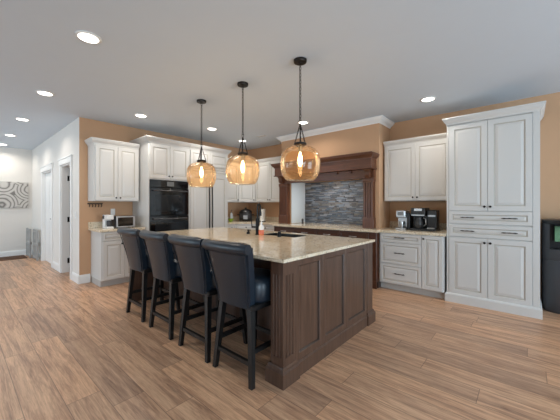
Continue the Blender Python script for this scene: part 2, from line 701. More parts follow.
dr = thing('door_1', 'open white hall door hung on black hinges', 'door', (D1[0] + .024, YH + .135, .008), math.radians(96))
dr['kind'] = 'structure'
obj('leaf', door_leaf_bm(D1[1] - D1[0] - .05, 2.03), TRIM_M, dr)
for z in (.22, 1.02, 1.82):
    b = B(); tube(b, [(-.004, -.012, z - .05), (-.004, -.012, z + .05)], .008, 8); box(b, -.05, -.004, -.006, -.003, z - .05, z + .05)
    obj('hinge', b, BLACK_METAL, dr)

# crown moulding at the ceiling around the bump-out
b = B()
mould(b, [(BX0 - .0005, YB - .003), (BX0 - .0005, BY - .0005), (BX1 + .0005, BY - .0005), (BX1 + .0005, YB - .003)],
      crown_prof(CEIL - .095, CEIL - .001, .085))
struct('trim_crown', b, TRIM_M)


# ---------------------------------------------------------------- hardware
def knob(parent, x, z, y=-.02):
    bm = B()
    lathe(bm, [(.005, 0), (.005, .012), (.013, .016), (.015, .022), (.012, .028), (0, .030)], seg=12)
    bmesh.ops.rotate(bm, verts=bm.verts, cent=(0, 0, 0), matrix=Matrix.Rotation(PI / 2, 3, 'X'))
    return obj('knob', bm, BRONZE, parent, (x, y, z), sm=50)


def pull(parent, x, z, L=.11, m=None, y=-.02):
    bm = B()
    pts = [(-L / 2 - .022, -.026, 0), (-L / 2, -.028, 0), (-L / 4, -.033, .001), (0, -.034, .002), (L / 4, -.033, .001), (L / 2, -.028, 0), (L / 2 + .022, -.026, 0)]
    tube(bm, pts, [.0035, .0075, .0045, .0065, .0045, .0075, .0035], 8)
    for s in (-1, 1):
        tube(bm, [(s * L / 2, 0, 0), (s * L / 2, -.028, 0)], .006, 8)
    return obj('pull_handle', bm, m or BRONZE, parent, (x, y, z), sm=50)


def front(name, root, x, z, w, h, frame=.055, slope=.035, mats=None, raised=True, rz=0.0):
    return obj(name, panel_bm(w, h, frame=frame, slope=slope, raised=raised), mats or [PAINT, GLAZE], root, (x, -.001, z), rz)


def carcass(root, bm, m=None, name='carcass'):
    return obj(name, bm, m or PAINT, root)


# ---------------------------------------------------------------- wall cabinets (local: x along the front, y into the wall, front at y=0)
def wall_cabinet(label, loc, rz, w, h, depth, doors, crown_top, ret=(True, True), group=None, lip=.05):
    t = thing('upper_cabinet', label, 'cabinet', loc, rz, group)
    bm = B(); box(bm, 0, w, 0, depth, 0, h); carcass(t, bm)
    n = doors
    st = .018
    dw = (w - 2 * st - (n - 1) * .004) / n
    for k in range(n):
        x0 = st + k * (dw + .004)
        d = front('door', t, x0, .012, dw, h - .024)
        kx = (dw - .03) if (k == 0 and n > 1) or n == 1 else .03
        knob(d, kx, .045)
    bm = B()
    path = [(0, 0), (w, 0)]
    if ret[0]:
        path = [(0, depth)] + path
    if ret[1]:
        path = path + [(w, depth)]
    # the front lies on the right-hand side of this path only when walked backwards
    mould(bm, path, crown_prof(h, crown_top, lip, -.01))
    obj('crown_moulding', bm, PAINT, t)
    return t


Rz = PI / 2
wall_cabinet('white two-door wall cabinet over the granite corner with toaster oven and hooks', (XL + .33, 1.49, 1.375), Rz, .70, .93, .328, 2, 1.02, (True, False))
wall_cabinet('white two-door wall cabinet above the black coffee makers', (-1.855, YB - .33, 1.375), 0, 1.0, .92, .328, 2, 1.0, (False, False))

# corner wall cabinets beyond the refrigerator
wall_cabinet('narrow white wall cabinet over the lime green bowl beside the refrigerator', (XL + .33, 3.945, 1.375), Rz, .585, .93, .328, 1, 1.02, (False, False))
wall_cabinet('white two-door wall cabinet over the paper towel beside the wooden mantel', (-5.0, YB - .33, 1.375), 0, .965, .93, .328, 2, 1.02, (False, False))
K0 = Vector((XL + .33, 4.535))
t = thing('corner_cabinet', 'diagonal white corner wall cabinet above the slow cooker', 'cabinet', (K0.x, K0.y, 1.375))
L = math.hypot(.285, .285)
r45 = Matrix.Rotation(-PI / 4, 2)
bm = B()
pts = [(XL + .332, 4.537), (-5.007, YB - .332), (-5.007, YB - .004), (XL + .004, YB - .004), (XL + .004, 4.537)]
prism(bm, [tuple(Vector(p) - K0) for p in pts], 0, .93); carcass(t, bm)
d = obj('door', panel_bm(L - .008, .906), [PAINT, GLAZE], t, (.0035, .0015, .012), PI / 4); knob(d, L - .04, .045)
bm = B(); mould(bm, [(.022, .022), (.263, .263)], crown_prof(.93, 1.02, .05, -.01)); obj('crown_moulding', bm, PAINT, t)

# ---------------------------------------------------------------- left base cabinet
def base_box(bm, w, d, toe=.06, h=.88, z=.10):
    box(bm, 0, w, 0, d, z, h)


t = thing('base_cabinet', 'white base cabinet with one wide drawer and two doors against the hall corner', 'cabinet', (-5.09, 1.535, 0), Rz)
bm = B(); base_box(bm, .67, .527); carcass(t, bm)
bm = B(); box(bm, .004, .67, .055, .527, 0, .10); obj('toe_kick', bm, TOE_M, t)
d = front('drawer', t, .018, .735, .635, .135, .03, .018); knob(d, .305, .068)
for k in range(2):
    d = front('door', t, .018 + k * .3195, .112, .3155, .612); knob(d, .273 if k == 0 else .03, .565)

b = B(); box(b, XL + .001, -5.05, 1.495, 2.205, .881, .92, bev=.004, seg=1)
box(b, XL + .001, XL + .021, 1.495, 2.205, .92, 1.02)
o = obj('granite_countertop', b, GRANITE)
tag(o, 'short beige granite countertop with upstand under the hook rail', 'countertop')

# ---------------------------------------------------------------- oven tower and refrigerator
TX = -4.96
t = thing('oven_cabinet', 'tall white cabinet housing the black double oven', 'cabinet', (TX, 2.215, 0), Rz)
W = .785
bm = B()
D = TX - XL - .004
box(bm, 0, .018, 0, D, .10, 2.40); box(bm, W - .018, W, 0, D, .10, 2.40)
box(bm, .018, W - .018, 0, D, 1.76, 2.40); box(bm, .018, W - .018, 0, D, .10, .42); box(bm, .018, W - .018, D - .02, D, .42, 1.76)
carcass(t, bm)
bm = B(); box(bm, 0, W, .05, D, 0, .10); obj('toe_kick', bm, TOE_M, t)
for k in range(2):
    d = front('door', t, .02 + k * .374, 1.785, .370, .60); knob(d, .34 if k == 0 else .03, .045)
d = front('drawer', t, .02, .12, .745, .29, .045, .03); pull(d, .37, .15)
bm = B(); mould(bm, [(0, D), (0, 0), (W - .001, 0)], crown_prof(2.40, 2.50, .06, -.01)); obj('crown_moulding', bm, PAINT, t)

t = thing('double_oven', 'black glass double wall oven with dark control panel', 'oven', (TX, 2.215 + .02, .425), Rz)
w = W - .04
bm = B(); box(bm, .002, w - .002, .02, .5, .003, 1.33); obj('body', bm, BLACK_PLASTIC, t)
bm = B(); box(bm, 0, w, -.012, .019, 1.20, 1.332, bev=.003, seg=1); c = obj('control_panel', bm, OVEN_GLASS, t)
bm = B(); box(bm, w * .42, w * .60, -.0145, -.0122, 1.225, 1.31); obj('display', bm, SCREEN, c)
for nm, z0, z1 in (('oven_door', .70, 1.19), ('oven_door', .01, .69)):
    bm = B(); box(bm, 0, w, -.022, .019, z0, z1, bev=.004, seg=1)
    box(bm, .09, w - .09, -.0235, -.0222, z0 + .07, z1 - .12, 1)
    dd = obj(nm, bm, [OVEN_GLASS, plain('oven_window', srgb(34, 37, 40), .05, var=.3)], t)
    bm = B(); tube(bm, [(.05, -.065, z1 - .05), (w / 2, -.072, z1 - .05), (w - .05, -.065, z1 - .05)], .010, 10)
    for x in (.08, w - .08):
        tube(bm, [(x, -.02, z1 - .05), (x, -.066, z1 - .05)], .008, 8)
    obj('bar_handle', bm, OVEN_BAR, dd, sm=50)

t = thing('refrigerator_cabinet', 'white surround with short doors above the panelled refrigerator', 'cabinet', (TX, 3.002, 0), Rz)
W = .938
bm = B()
box(bm, 0, .018, 0, D, 0, 2.40); box(bm, W - .02, W, 0, D, 0, 2.40); box(bm, .018, W - .02, 0, D, 2.075, 2.40)
carcass(t, bm)
for k in range(2):
    d = front('door', t, .022 + k * .447, 2.10, .443, .285, .05, .03); knob(d, .41 if k == 0 else .03, .04)
bm = B(); mould(bm, [(.001, 0), (W, 0), (W, D)], crown_prof(2.40, 2.50, .06, -.01)); obj('crown_moulding', bm, PAINT, t)

t = thing('refrigerator', 'white panelled refrigerator with two long black handles', 'refrigerator', (TX, 3.022, 0), Rz)
w = W - .042
bm = B(); box(bm, .002, w, .01, D - .01, .004, 2.07); obj('body', bm, PAINT, t)
g = obj('grille_panel', panel_bm(w - .004, .135, frame=.03, slope=.015), [PAINT, GLAZE], t, (.002, .008, 1.935))
fw = w * .5
for k in range(2):
    d = obj('door', panel_bm(fw - .004, 1.83, frame=.065), [PAINT, GLAZE], t, (.002 + k * fw, .008, .10))
    hx = fw - .038 if k == 0 else .032
    bm = B(); tube(bm, [(hx, -.06, .62), (hx, -.068, 1.1), (hx, -.06, 1.62)], .012, 10)
    for z in (.66, 1.58):
        tube(bm, [(hx, -.018, z), (hx, -.062, z)], .009, 8)
    obj('long_handle', bm, BLACK_METAL, d, sm=50)

# ---------------------------------------------------------------- corner base cabinets
t = thing('base_cabinet', 'narrow white base cabinet between refrigerator and corner', 'cabinet', (-5.03, 3.945, 0), Rz)
bm = B(); base_box(bm, .275, .586); carcass(t, bm)
bm = B(); box(bm, 0, .275, .06, .586, 0, .10); obj('toe_kick', bm, TOE_M, t)
d = front('drawer', t, .01, .735, .255, .135, .03, .018); knob(d, .127, .068)
d = front('door', t, .01, .112, .255, .612); knob(d, .03, .565)
t = thing('base_cabinet', 'diagonal white base cabinet under the slow cooker', 'cabinet', (-5.03, 4.225, 0), math.radians(45))
L = math.hypot(.325, .325)
pts = [(-5.032, 4.225), (-4.708, 4.552), (-4.708, YB - .004), (XL + .004, YB - .004), (XL + .004, 4.225)]
pts = [tuple(r45 @ (Vector(p) - Vector((-5.03, 4.225)))) for p in pts]
bm = B(); prism(bm, pts, .0, .88); carcass(t, bm)
d = front('drawer', t, .008, .735, L - .016, .135, .03, .018); knob(d, L / 2, .068)
d = front('door', t, .008, .112, L - .016, .612); knob(d, .03, .565)
t = thing('base_cabinet', 'white base cabinet below the paper towel left of the dark drawers', 'cabinet', (-4.70, 4.552, 0), 0)
bm = B(); base_box(bm, .66, .594); carcass(t, bm)
bm = B(); box(bm, 0, .66, .06, .594, 0, .10); obj('toe_kick', bm, TOE_M, t)
d = front('drawer', t, .01, .735, .64, .135, .03, .018); knob(d, .32, .068)
for k in range(2):
    d = front('door', t, .01 + k * .322, .112, .318, .612); knob(d, .285 if k == 0 else .03, .565)

# one continuous worktop along the range wall, round the corner to the refrigerator
b = B()
yb = YB - .002
poly = [(XL + .002, 3.945), (-4.99, 3.945), (-4.99, 4.21), (-4.69, 4.515), (-4.0, 4.515), (-3.98, 4.31), (-1.765, 4.31), (-1.765, 4.405), (-.853, 4.405),
        (-.853, yb), (BX1 + .002, yb), (BX1 + .002, BY - .002), (-2.132, BY - .002), (-2.132, yb), (-3.743, yb), (-3.743, BY - .002), (BX0 - .002, BY - .002),
        (BX0 - .002, yb), (XL + .002, yb)]
prism(b, poly, .881, .92)
box(b, BX1 + .003, -.855, YB - .022, yb, .92, 1.02)
box(b, XL + .022, BX0 - .003, YB - .022, yb, .92, 1.02)
box(b, XL + .002, XL + .022, 3.95, yb, .92, 1.02)
o = obj('granite_countertop', b, GRANITE)
tag(o, 'long beige granite countertop running along the range wall into the corner', 'countertop')

# ---------------------------------------------------------------- dark range base
t = thing('range_cabinet', 'dark wood base cabinet under the stone-tiled range alcove', 'cabinet', (-3.96, 4.35, 0), 0)
bm = B(); box(bm, 0, 2.17, 0, .305, .10, .88); carcass(t, bm, DARKWOOD)
bm = B(); box(bm, .02, 2.17, .05, .305, 0, .10); obj('toe_kick', bm, ISLAND_GROOVE, t)
bm = B(); box(bm, 2.05, 2.172, -.022, -.001, .10, .878, bev=.004, seg=1); box(bm, 2.045, 2.174, -.028, -.001, 0, .12); obj('corner_post', bm, DARKWOOD, t)
xs = [.02, .555, 1.055, 1.525, 2.045]
for k in range(4):
    w = xs[k + 1] - xs[k] - .008
    d = front('drawer', t, xs[k], .715, w, .155, .022, .012, [DARKWOOD, ISLAND_GROOVE], False)
    pull(d, w / 2, .078, .10, STEEL)
    front('door', t, xs[k], .112, w, .595, .055, .03, [DARKWOOD, ISLAND_GROOVE], False)

# ---------------------------------------------------------------- wood mantel around the alcove
t = thing('mantel', 'carved reddish brown wooden mantel over the stone-tiled cooking alcove', 'mantel', (-2.945, BY, .92))
T0 = Vector((-2.945, BY, .92))


def put(name, bm, m, sm=None, parent=None):
    return obj(name, bm, m, parent or t, -T0 if parent is None else (0, 0, 0), sm=sm)


def fluted(bm, x0, x1, yf, yb, z0, z1, n=3):
    w = x1 - x0
    g = w * .10
    pts = [(x0, yb), (x0, yf)]
    for k in range(n):
        c = x0 + w * (k + 1) / (n + 1)
        pts += [(c - g * .62, yf), (c - g * .4, yf + .014), (c + g * .4, yf + .014), (c + g * .62, yf)]
    pts += [(x1, yf), (x1, yb)]
    prism(bm, pts, z0, z1)


for x0, x1 in ((-4.02, -3.785), (-2.125, -1.935)):
    bm = B()
    fluted(bm, x0 + .01, x1 - .01, 4.565, BY - .002, 1.10, 1.70)
    box(bm, x0, x1, 4.555, BY - .002, .922, 1.10, bev=.004, seg=1)
    box(bm, x0, x1, 4.555, BY - .002, 1.70, 1.76, bev=.004, seg=1)
    put('pilaster', bm, MANTEL_M)
bm = B(); box(bm, -4.0, -1.937, 4.575, BY - .002, 1.765, 1.905); put('apron', bm, MANTEL_X)
bm = B(); box(bm, -4.03, -1.925, 4.44, BY - .002, 1.915, 2.075, bev=.003, seg=1)
box(bm, -4.045, -1.91, 4.425, BY - .002, 1.905, 1.925, bev=.003, seg=1); put('frieze', bm, MANTEL_X)
bm = B()
mould(bm, [(-4.03, BY - .002), (-4.03, 4.44), (-1.925, 4.44), (-1.925, BY - .002)], crown_prof(2.075, 2.15, .055, -.02))
box(bm, -4.09, -1.885, 4.38, BY - .002, 2.15, 2.17, bev=.004, seg=1)
put('cornice', bm, MANTEL_X)
for x in (-3.93, -2.02):
    bm = B()
    prof = []
    for k in range(15):
        a = k / 14
        prof.append((4.45 + .10 * a + .018 * math.sin(a * 2 * PI), 1.903 - .14 * a))
    pts = [(BY - .09, 1.903)] + prof + [(BY - .09, 1.763)]
    lo = [bm.verts.new((x - .045, y, z)) for y, z in pts]
    hi = [bm.verts.new((x + .045, y, z)) for y, z in pts]
    n = len(pts)
    for i in range(n):
        j = (i + 1) % n
        bm.faces.new((lo[i], lo[j], hi[j], hi[i]))
    bm.faces.new(lo[::-1]); bm.faces.new(hi)
    put('corbel', bm, MANTEL_M)
for x in (-3.2, -2.62, -2.35):
    bm = B(); box(bm, x - .02, x + .02, 4.53, 4.574, 1.865, 1.903, bev=.004, seg=1); put('bracket', bm, MANTEL_M)

# unseen fill lamp, added to brighten the stone and the alcove's white side
b = B(); box(b, -3.25, -2.65, 4.68, 4.76, 1.790, 1.799, bev=.003, seg=1)
tag(obj('alcove_fill_lamp', b, LENS), 'added fill lamp in the ceiling of the stone-tiled alcove', 'lamp')
hl = area('alcove_fill_glow', (-2.95, 4.72, 1.785), (0, 0, -1), .6, .07, 3, (.96, .98, 1.0))

# stacked stone on the alcove's back wall
b = B()
z = .922
while z < 1.79:
    h = random.choice((.014, .018, .022, .028))
    h = min(h, 1.796 - z)
    x = -3.742
    while x < -2.135:
        w = min(random.uniform(.05, .21), -2.134 - x)
        if w < .02:
            break
        dp = random.uniform(.008, .032)
        box(b, x + .0006, x + w - .0006, YB - dp, YB - .003, z + .0006, z + h - .0006)
        x += w
    z += h
    if 1.796 - z < .01:
        break
o = obj('stone_backsplash', b, LEDGER)
tag(o, 'grey stacked slate backsplash on the back of the cooking alcove', 'backsplash')
o['kind'] = 'structure'

# ---------------------------------------------------------------- drawer cabinet by the pantry
t = thing('base_cabinet', 'white base cabinet with three pull-handle drawers and one door beside the pantry', 'cabinet', (-1.785, 4.435, 0))
W = .908
bm = B(); base_box(bm, W, YB - 4.435 - .003); carcass(t, bm)
bm = B(); box(bm, .0, W, .06, YB - 4.435 - .003, 0, .10); obj('toe_kick', bm, TOE_M, t)
for z0, h in ((.738, .134), (.412, .32), (.112, .294)):
    d = front('drawer', t, .02, z0, .60, h, .04, .02); pull(d, .30, h / 2 + .01)
d = front('door', t, .626, .112, .268, .760, .05, .03); knob(d, .028, .715)

# ---------------------------------------------------------------- pantry
t = thing('pantry_cabinet', 'tall grey-white pantry cabinet with four doors and two wide drawers', 'cabinet', (-.848, 4.46, 0))
W = .945
bm = B(); box(bm, 0, W, 0, YB - 4.46 - .003, .10, 2.40); carcass(t, bm)
x0, dw = .026, .4245
for k in range(2):
    xx = x0 + k * (dw + .004)
    d = front('door', t, xx, 1.234, dw, 1.15, .062, .03); knob(d, dw - .028 if k == 0 else .028, .055)
    d = front('door', t, xx, .118, dw, .762, .062, .03); knob(d, dw - .028 if k == 0 else .028, .71)
for z0 in (1.066, .890):
    d = front('drawer', t, x0, z0, 2 * dw + .004, .160, .042, .018); pull(d, .215, .08); pull(d, .645, .08)
for xa, xb in ((0, x0 - .004), (x0 + 2 * dw + .008, W)):
    bm = B(); box(bm, xa, xb, -.018, -.001, .10, 2.40); obj('stile', bm, PAINT, t)
bm = B()
mould(bm, [(0, .66), (0, -.018), (W, -.018), (W, .66)], [(0.0, 0), (.020, 0), (.020, .10), (.014, .115), (.006, .122), (0, .122)])
obj('base_moulding', bm, PAINT, t)
bm = B(); mould(bm, [(0, .66), (0, -.018), (W, -.018), (W, .66)], crown_prof(2.395, 2.488, .05, -.01)); obj('crown_moulding', bm, PAINT, t)

# ---------------------------------------------------------------- island
IX0, IX1, IY0, IY1 = -4.10, -1.31, 1.545, 3.13
I0 = Vector((-2.7, 2.34, 0))
t = thing('kitchen_island', 'dark stained wooden island with fluted corner and panelled end', 'island', I0)


def put_i(name, bm, mats, sm=None, parent=None):
    return obj(name, bm, mats, parent or t, -I0, sm=sm)


EX = -1.345            # face of the end wall's panels
bm = B()
box(bm, -4.02, -1.458, 1.95, 1.97, .0, .895); box(bm, -4.02, -1.458, 3.08, 3.10, .10, .895); box(bm, -4.02, -4.0, 1.97, 3.08, 0, .895)
box(bm, -4.0, -1.458, 1.97, 3.08, .10, .12)
put_i('body', bm, ISLAND_M)
bm = B(); box(bm, -1.456, EX - .004, 1.56, 3.10, .0, .895); put_i('end_wall', bm, ISLAND_M)
bm = B(); box(bm, -4.06, -4.022, 1.56, 3.10, .0, .895); put_i('end_wall', bm, ISLAND_M)
# the framed end: three flat recessed panels in one run
ys = [1.70, 2.055, 2.075]
sec = [(1.698, 2.078), (2.078, 2.494), (2.494, 2.955)]
fr = [(.045, .06), (.045, .06), (.045, .07)]
for y0, y1 in sec:
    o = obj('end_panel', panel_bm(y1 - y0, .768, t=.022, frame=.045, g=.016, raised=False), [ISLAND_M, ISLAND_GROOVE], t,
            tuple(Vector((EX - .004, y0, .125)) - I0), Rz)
# fluted pilaster round the near corner, plain post at the far one
bm = B()
def flute_pts(x0, x1, y0, y1):
    g, dp = .012, .010
    pts = [(x0, y1), (x0, y0)]
    for k in range(3):
        c = x0 + (x1 - x0) * (k + 1) / 4
        pts += [(c - g, y0), (c - g / 2, y0 + dp), (c + g / 2, y0 + dp), (c + g, y0)]
    pts += [(x1, y0)]
    for k in range(3):
        c = y0 + (y1 - y0) * (k + 1) / 4
        pts += [(x1, c - g), (x1 - dp, c - g / 2), (x1 - dp, c + g / 2), (x1, c + g)]
    pts += [(x1, y1)]
    return pts
# the pilaster stands proud of the end wall on both faces
prism(bm, flute_pts(-1.44, -1.325, 1.552, 1.695), .20, .80)
box(bm, -1.44, -1.325, 1.552, 1.695, .80, .894); box(bm, -1.44, -1.325, 1.552, 1.695, .12, .20)
put_i('fluted_pilaster', bm, ISLAND_M)
bm = B(); box(bm, -1.46, -1.330, 2.975, 3.112, .12, .894, bev=.004, seg=1); put_i('corner_post', bm, ISLAND_M)
# plinth and base moulding, stepped round the posts
bm = B()
PL = [(0, 0), (.024, 0), (.024, .105), (.014, .115), (.012, .128), (.004, .14), (0, .14)]
path = [(-1.458, 1.80), (-1.458, 1.552), (-1.328, 1.552), (-1.328, 1.70), (-1.343, 1.70), (-1.343, 2.97), (-1.330, 2.97), (-1.330, 3.112), (-1.46, 3.112)]
mould(bm, path, PL)
put_i('plinth', bm, ISLAND_M)

# counter with the sink opening
SX0, SX1, SY0, SY1 = -2.74, -2.12, 2.69, 3.04
b = B()
gx, gy = [IX0, SX0, SX1, IX1], [IY0 - .005, SY0, SY1, IY1 + .005]
V = {}
for i, x in enumerate(gx):
    for j, y in enumerate(gy):
        for k, z in enumerate((.896, .92)):
            V[i, j, k] = b.verts.new((x, y, z))
for i in range(3):
    for j in range(3):
        if (i, j) == (1, 1):
            continue
        b.faces.new([V[i, j, 1], V[i + 1, j, 1], V[i + 1, j + 1, 1], V[i, j + 1, 1]])
        b.faces.new([V[i, j + 1, 0], V[i + 1, j + 1, 0], V[i + 1, j, 0], V[i, j, 0]])
for i in range(3):
    for j in (0, 3):
        b.faces.new([V[i, j, 0], V[i + 1, j, 0], V[i + 1, j, 1], V[i, j, 1]])
        b.faces.new([V[j, i, 0], V[j, i + 1, 0], V[j, i + 1, 1], V[j, i, 1]])
for (p, q) in (((1, 1), (2, 1)), ((2, 1), (2, 2)), ((2, 2), (1, 2)), ((1, 2), (1, 1))):
    b.faces.new([V[p + (0,)], V[q + (0,)], V[q + (1,)], V[p + (1,)]])
o = obj('granite_countertop', b, GRANITE)
tag(o, 'large polished beige granite island countertop with a sink cut out', 'countertop')

t = thing('sink', 'dark undermount prep sink set in the island countertop', 'sink', (-2.43, 2.865, .68))
bm = B()
x0, x1, y0, y1 = SX0 - .43 + .43 + .004 + 2.43, SX1 + 2.43 - .004, SY0 - 2.865 + .004, SY1 - 2.865 - .004
def rect(z, i=0.0):
    return [(x0 + i, y0 + i, z), (x1 - i, y0 + i, z), (x1 - i, y1 - i, z), (x0 + i, y1 - i, z)]
rows = [rect(0, .01), rect(.232), rect(.232, .004), rect(.01, .02)]
rr = [[bm.verts.new(p) for p in r] for r in rows]
for A, C in zip(rr, rr[1:]):
    for k in range(4):
        bm.faces.new((A[k], A[(k + 1) % 4], C[(k + 1) % 4], C[k]))
bm.faces.new(rr[0][::-1]); bm.faces.new(rr[-1])
obj('basin', bm, BLACK_PLASTIC, t)
bm = B(); lathe(bm, [(.04, .0105), (.04, .014), (.03, .015)], seg=16); obj('drain', bm, STEEL, t)

t = thing('faucet', 'tall black gooseneck faucet beside the island sink', 'faucet', (-2.69, 2.63, .9205))
bm = B(); lathe(bm, [(.032, 0), (.032, .01), (.026, .016), (.026, .20), (.02, .215)], seg=18); obj('base', bm, BLACK_METAL, t, sm=40)
bm = B()
pts = [(0, 0, .21), (0, 0, .30)]
for k in range(9):
    a = PI - k / 8 * PI * .95
    q = .035 + .035 * math.cos(a); pts.append((-.25 * q, .97 * q, .36 + .04 * math.sin(a)))
pts.append((pts[-1][0], pts[-1][1], .30))
tube(bm, pts, .0135, 10); obj('spout', bm, BLACK_METAL, t, sm=60)
bm = B(); tube(bm, [(pts[-1][0], pts[-1][1], .305), (pts[-1][0], pts[-1][1], .245)], [.016, .018], 10); obj('spray_head', bm, BLACK_METAL, t, sm=60)
bm = B(); tube(bm, [(-.02, -.015, .10), (-.07, -.04, .10)], .011, 8); tube(bm, [(-.066, -.038, .10), (-.07, -.04, .19)], .007, 8); obj('lever', bm, BLACK_METAL, t, sm=60)

t = thing('soap_bottle', 'clear soap bottle of orange liquid with a pump beside the faucet', 'bottle', (-2.60, 2.61, .9205))
bm = B(); lathe(bm, [(.031, .0), (.033, .01), (.033, .07)], seg=18); obj('orange_fill', bm, ORANGE, t, sm=40)
bm = B(); lathe(bm, [(.034, .071), (.034, .10), (.028, .12), (.013, .135), (.013, .15)], seg=18); obj('bottle_top', bm, WHITE_PLASTIC, t, sm=40)
bm = B(); tube(bm, [(0, 0, .15), (0, 0, .195)], .006, 8); tube(bm, [(0, 0, .193), (.03, .015, .19)], .006, 8); lathe(bm, [(.015, .148), (.015, .165), (.008, .168)], seg=12); obj('pump', bm, WHITE_PLASTIC, t, sm=40)
bm = B(); lathe(bm, [(.0345, .018), (.0345, .055)], seg=18, close=False); obj('label', bm, plain('red_label', srgb(232, 126, 100), .4, var=.05), t)
b = B(); lathe(b, [(.024, 0), (.024, .045), (.02, .05), (.02, .06), (.014, .064)], seg=16)
tag(obj('air_switch', b, BLACK_METAL, None, (-2.30, 2.62, .9205), sm=40), 'squat black button on the near rim of the island sink', 'sink button')
b = B(); lathe(b, [(.022, 0), (.022, .03), (.012, .034), (.012, .048), (.02, .05), (.02, .056)], seg=16); tube(b, [(0, 0, .052), (.03, .02, .05)], .006, 8)
tag(obj('soap_pump', b, BLACK_METAL, None, (-2.86, 2.62, .9205), sm=40), 'small black soap pump on the island to the faucet\'s far side from the sink button', 'soap pump')

# ---------------------------------------------------------------- bar stools
def stool(label, loc):
    t = thing('bar_stool', label, 'stool', loc, 0, 'leather stools along the island')
    # seat cushion
    bm = B()
    def plan(z, k, n=36, p=3.2):
        out = []
        for q in range(n):
            a = 2 * PI * q / n
            c, w = math.cos(a), math.sin(a)
            out.append((.226 * k * math.copysign(abs(c) ** (2 / p), c), .02 + .20 * k * math.copysign(abs(w) ** (2 / p), w), z))
        return out
    loft(bm, [plan(z, k) for z, k in ((.572, .90), (.58, .95), (.60, .985), (.64, 1.0), (.69, 1.0), (.72, .975), (.74, .92), (.752, .80), (.758, .5), (.76, .1))])
    obj('seat', bm, LEATHER, t, sm=60)
    bm = B(); box(bm, -.205, .205, -.20, .19, .535, .578, bev=.006, seg=1); obj('seat_frame', bm, BLACKWOOD, t)
    # curved back
    def sec(z, w, yc, th, curve):
        pts = []
        K = 10
        for k in range(K + 1):
            u = -1 + 2 * k / K
            x = u * w / 2
            e = 1 - .35 * max(0, abs(u) - .8) / .2
            pts.append((x, yc - th / 2 * e + curve * u * u, z))
        for k in range(K + 1):
            u = 1 - 2 * k / K
            x = u * w / 2
            e = 1 - .35 * max(0, abs(u) - .8) / .2
            pts.append((x, yc + th / 2 * e + curve * u * u, z))
        return pts
    bm = B()
    loops = []
    for k in range(9):
        a = k / 8
        loops.append(sec(.555 + .455 * a, .355 + .145 * a, -.200 - .085 * a ** 1.3, .075, .022))
    loft(bm, loops)
    back = obj('backrest', bm, LEATHER, t, sm=50)
    # scrolled top roll
    bm = B()
    pts = [(x, -.308 + .022 * (x / .25) ** 2, 1.002) for x in [i * .0425 - .255 for i in range(13)]]
    tube(bm, pts, [.036] + [.046] * 11 + [.036], 14)
    obj('top_roll', bm, LEATHER, back, sm=50)
    # piping down both rear edges
    for s in (-1, 1):
        bm = B()
        tube(bm, [(s * (.355 + .145 * a) / 2 * .93, -.200 - .085 * a ** 1.3 - .033 + .019, .565 + .40 * a) for a in [k / 8 for k in range(9)]], .005, 6)
        obj('piping', bm, LEATHER, back, sm=60)
    for sx in (-1, 1):
        for sy in (-1, 1):
            bm = B()
            bars(bm, (sx * .215, sy * .215, 0), (sx * .165, sy * .175, .54), .034, .034, .044, .044)
            obj('leg', bm, BLACKWOOD, t)
    def at(sx, sy, z):
        a = z / .54
        return Vector((sx * (.215 - .05 * a), sy * (.215 - .04 * a), z))
    for (p, q) in ((at(-1, 1, .20), at(1, 1, .20)), (at(-1, -1, .16), at(1, -1, .16)), (at(-1, -1, .24), at(-1, 1, .24)), (at(1, -1, .24), at(1, 1, .24))):
        bm = B(); 
        dv = (q - p).normalized(); p2, q2 = p + dv * .018, q - dv * .018
        nrm = Vector((-dv.y, dv.x, 0)) * .012
        up = Vector((0, 0, .016))
        loft(bm, [[c - nrm - up, c + nrm - up, c + nrm + up, c - nrm + up] for c in (p2, q2)])
        obj('stretcher', bm, BLACKWOOD, t)
    return t


st = stool('dark leather bar stool at the island\'s fluted corner, nearest of the four', (-1.705, 1.615, 0))
dup(st, (-2.235, 1.61, 0), 'dark leather bar stool next to the one at the island\'s fluted corner')
dup(st, (-2.845, 1.61, 0), 'dark leather bar stool third from the island\'s fluted corner')
dup(st, (-3.475, 1.615, 0), 'dark leather bar stool farthest from the fluted corner, in front of the oven')


# ---------------------------------------------------------------- pendants
def globe_prof():
    r = .20
    P = [(.05, .345), (.09, .339), (.135, .322), (.170, .294), (.192, .252), (.201, .20), (.202, .15), (.196, .10), (.182, .055), (.165, .025), (.147, .006), (.137, 0)]
    return P


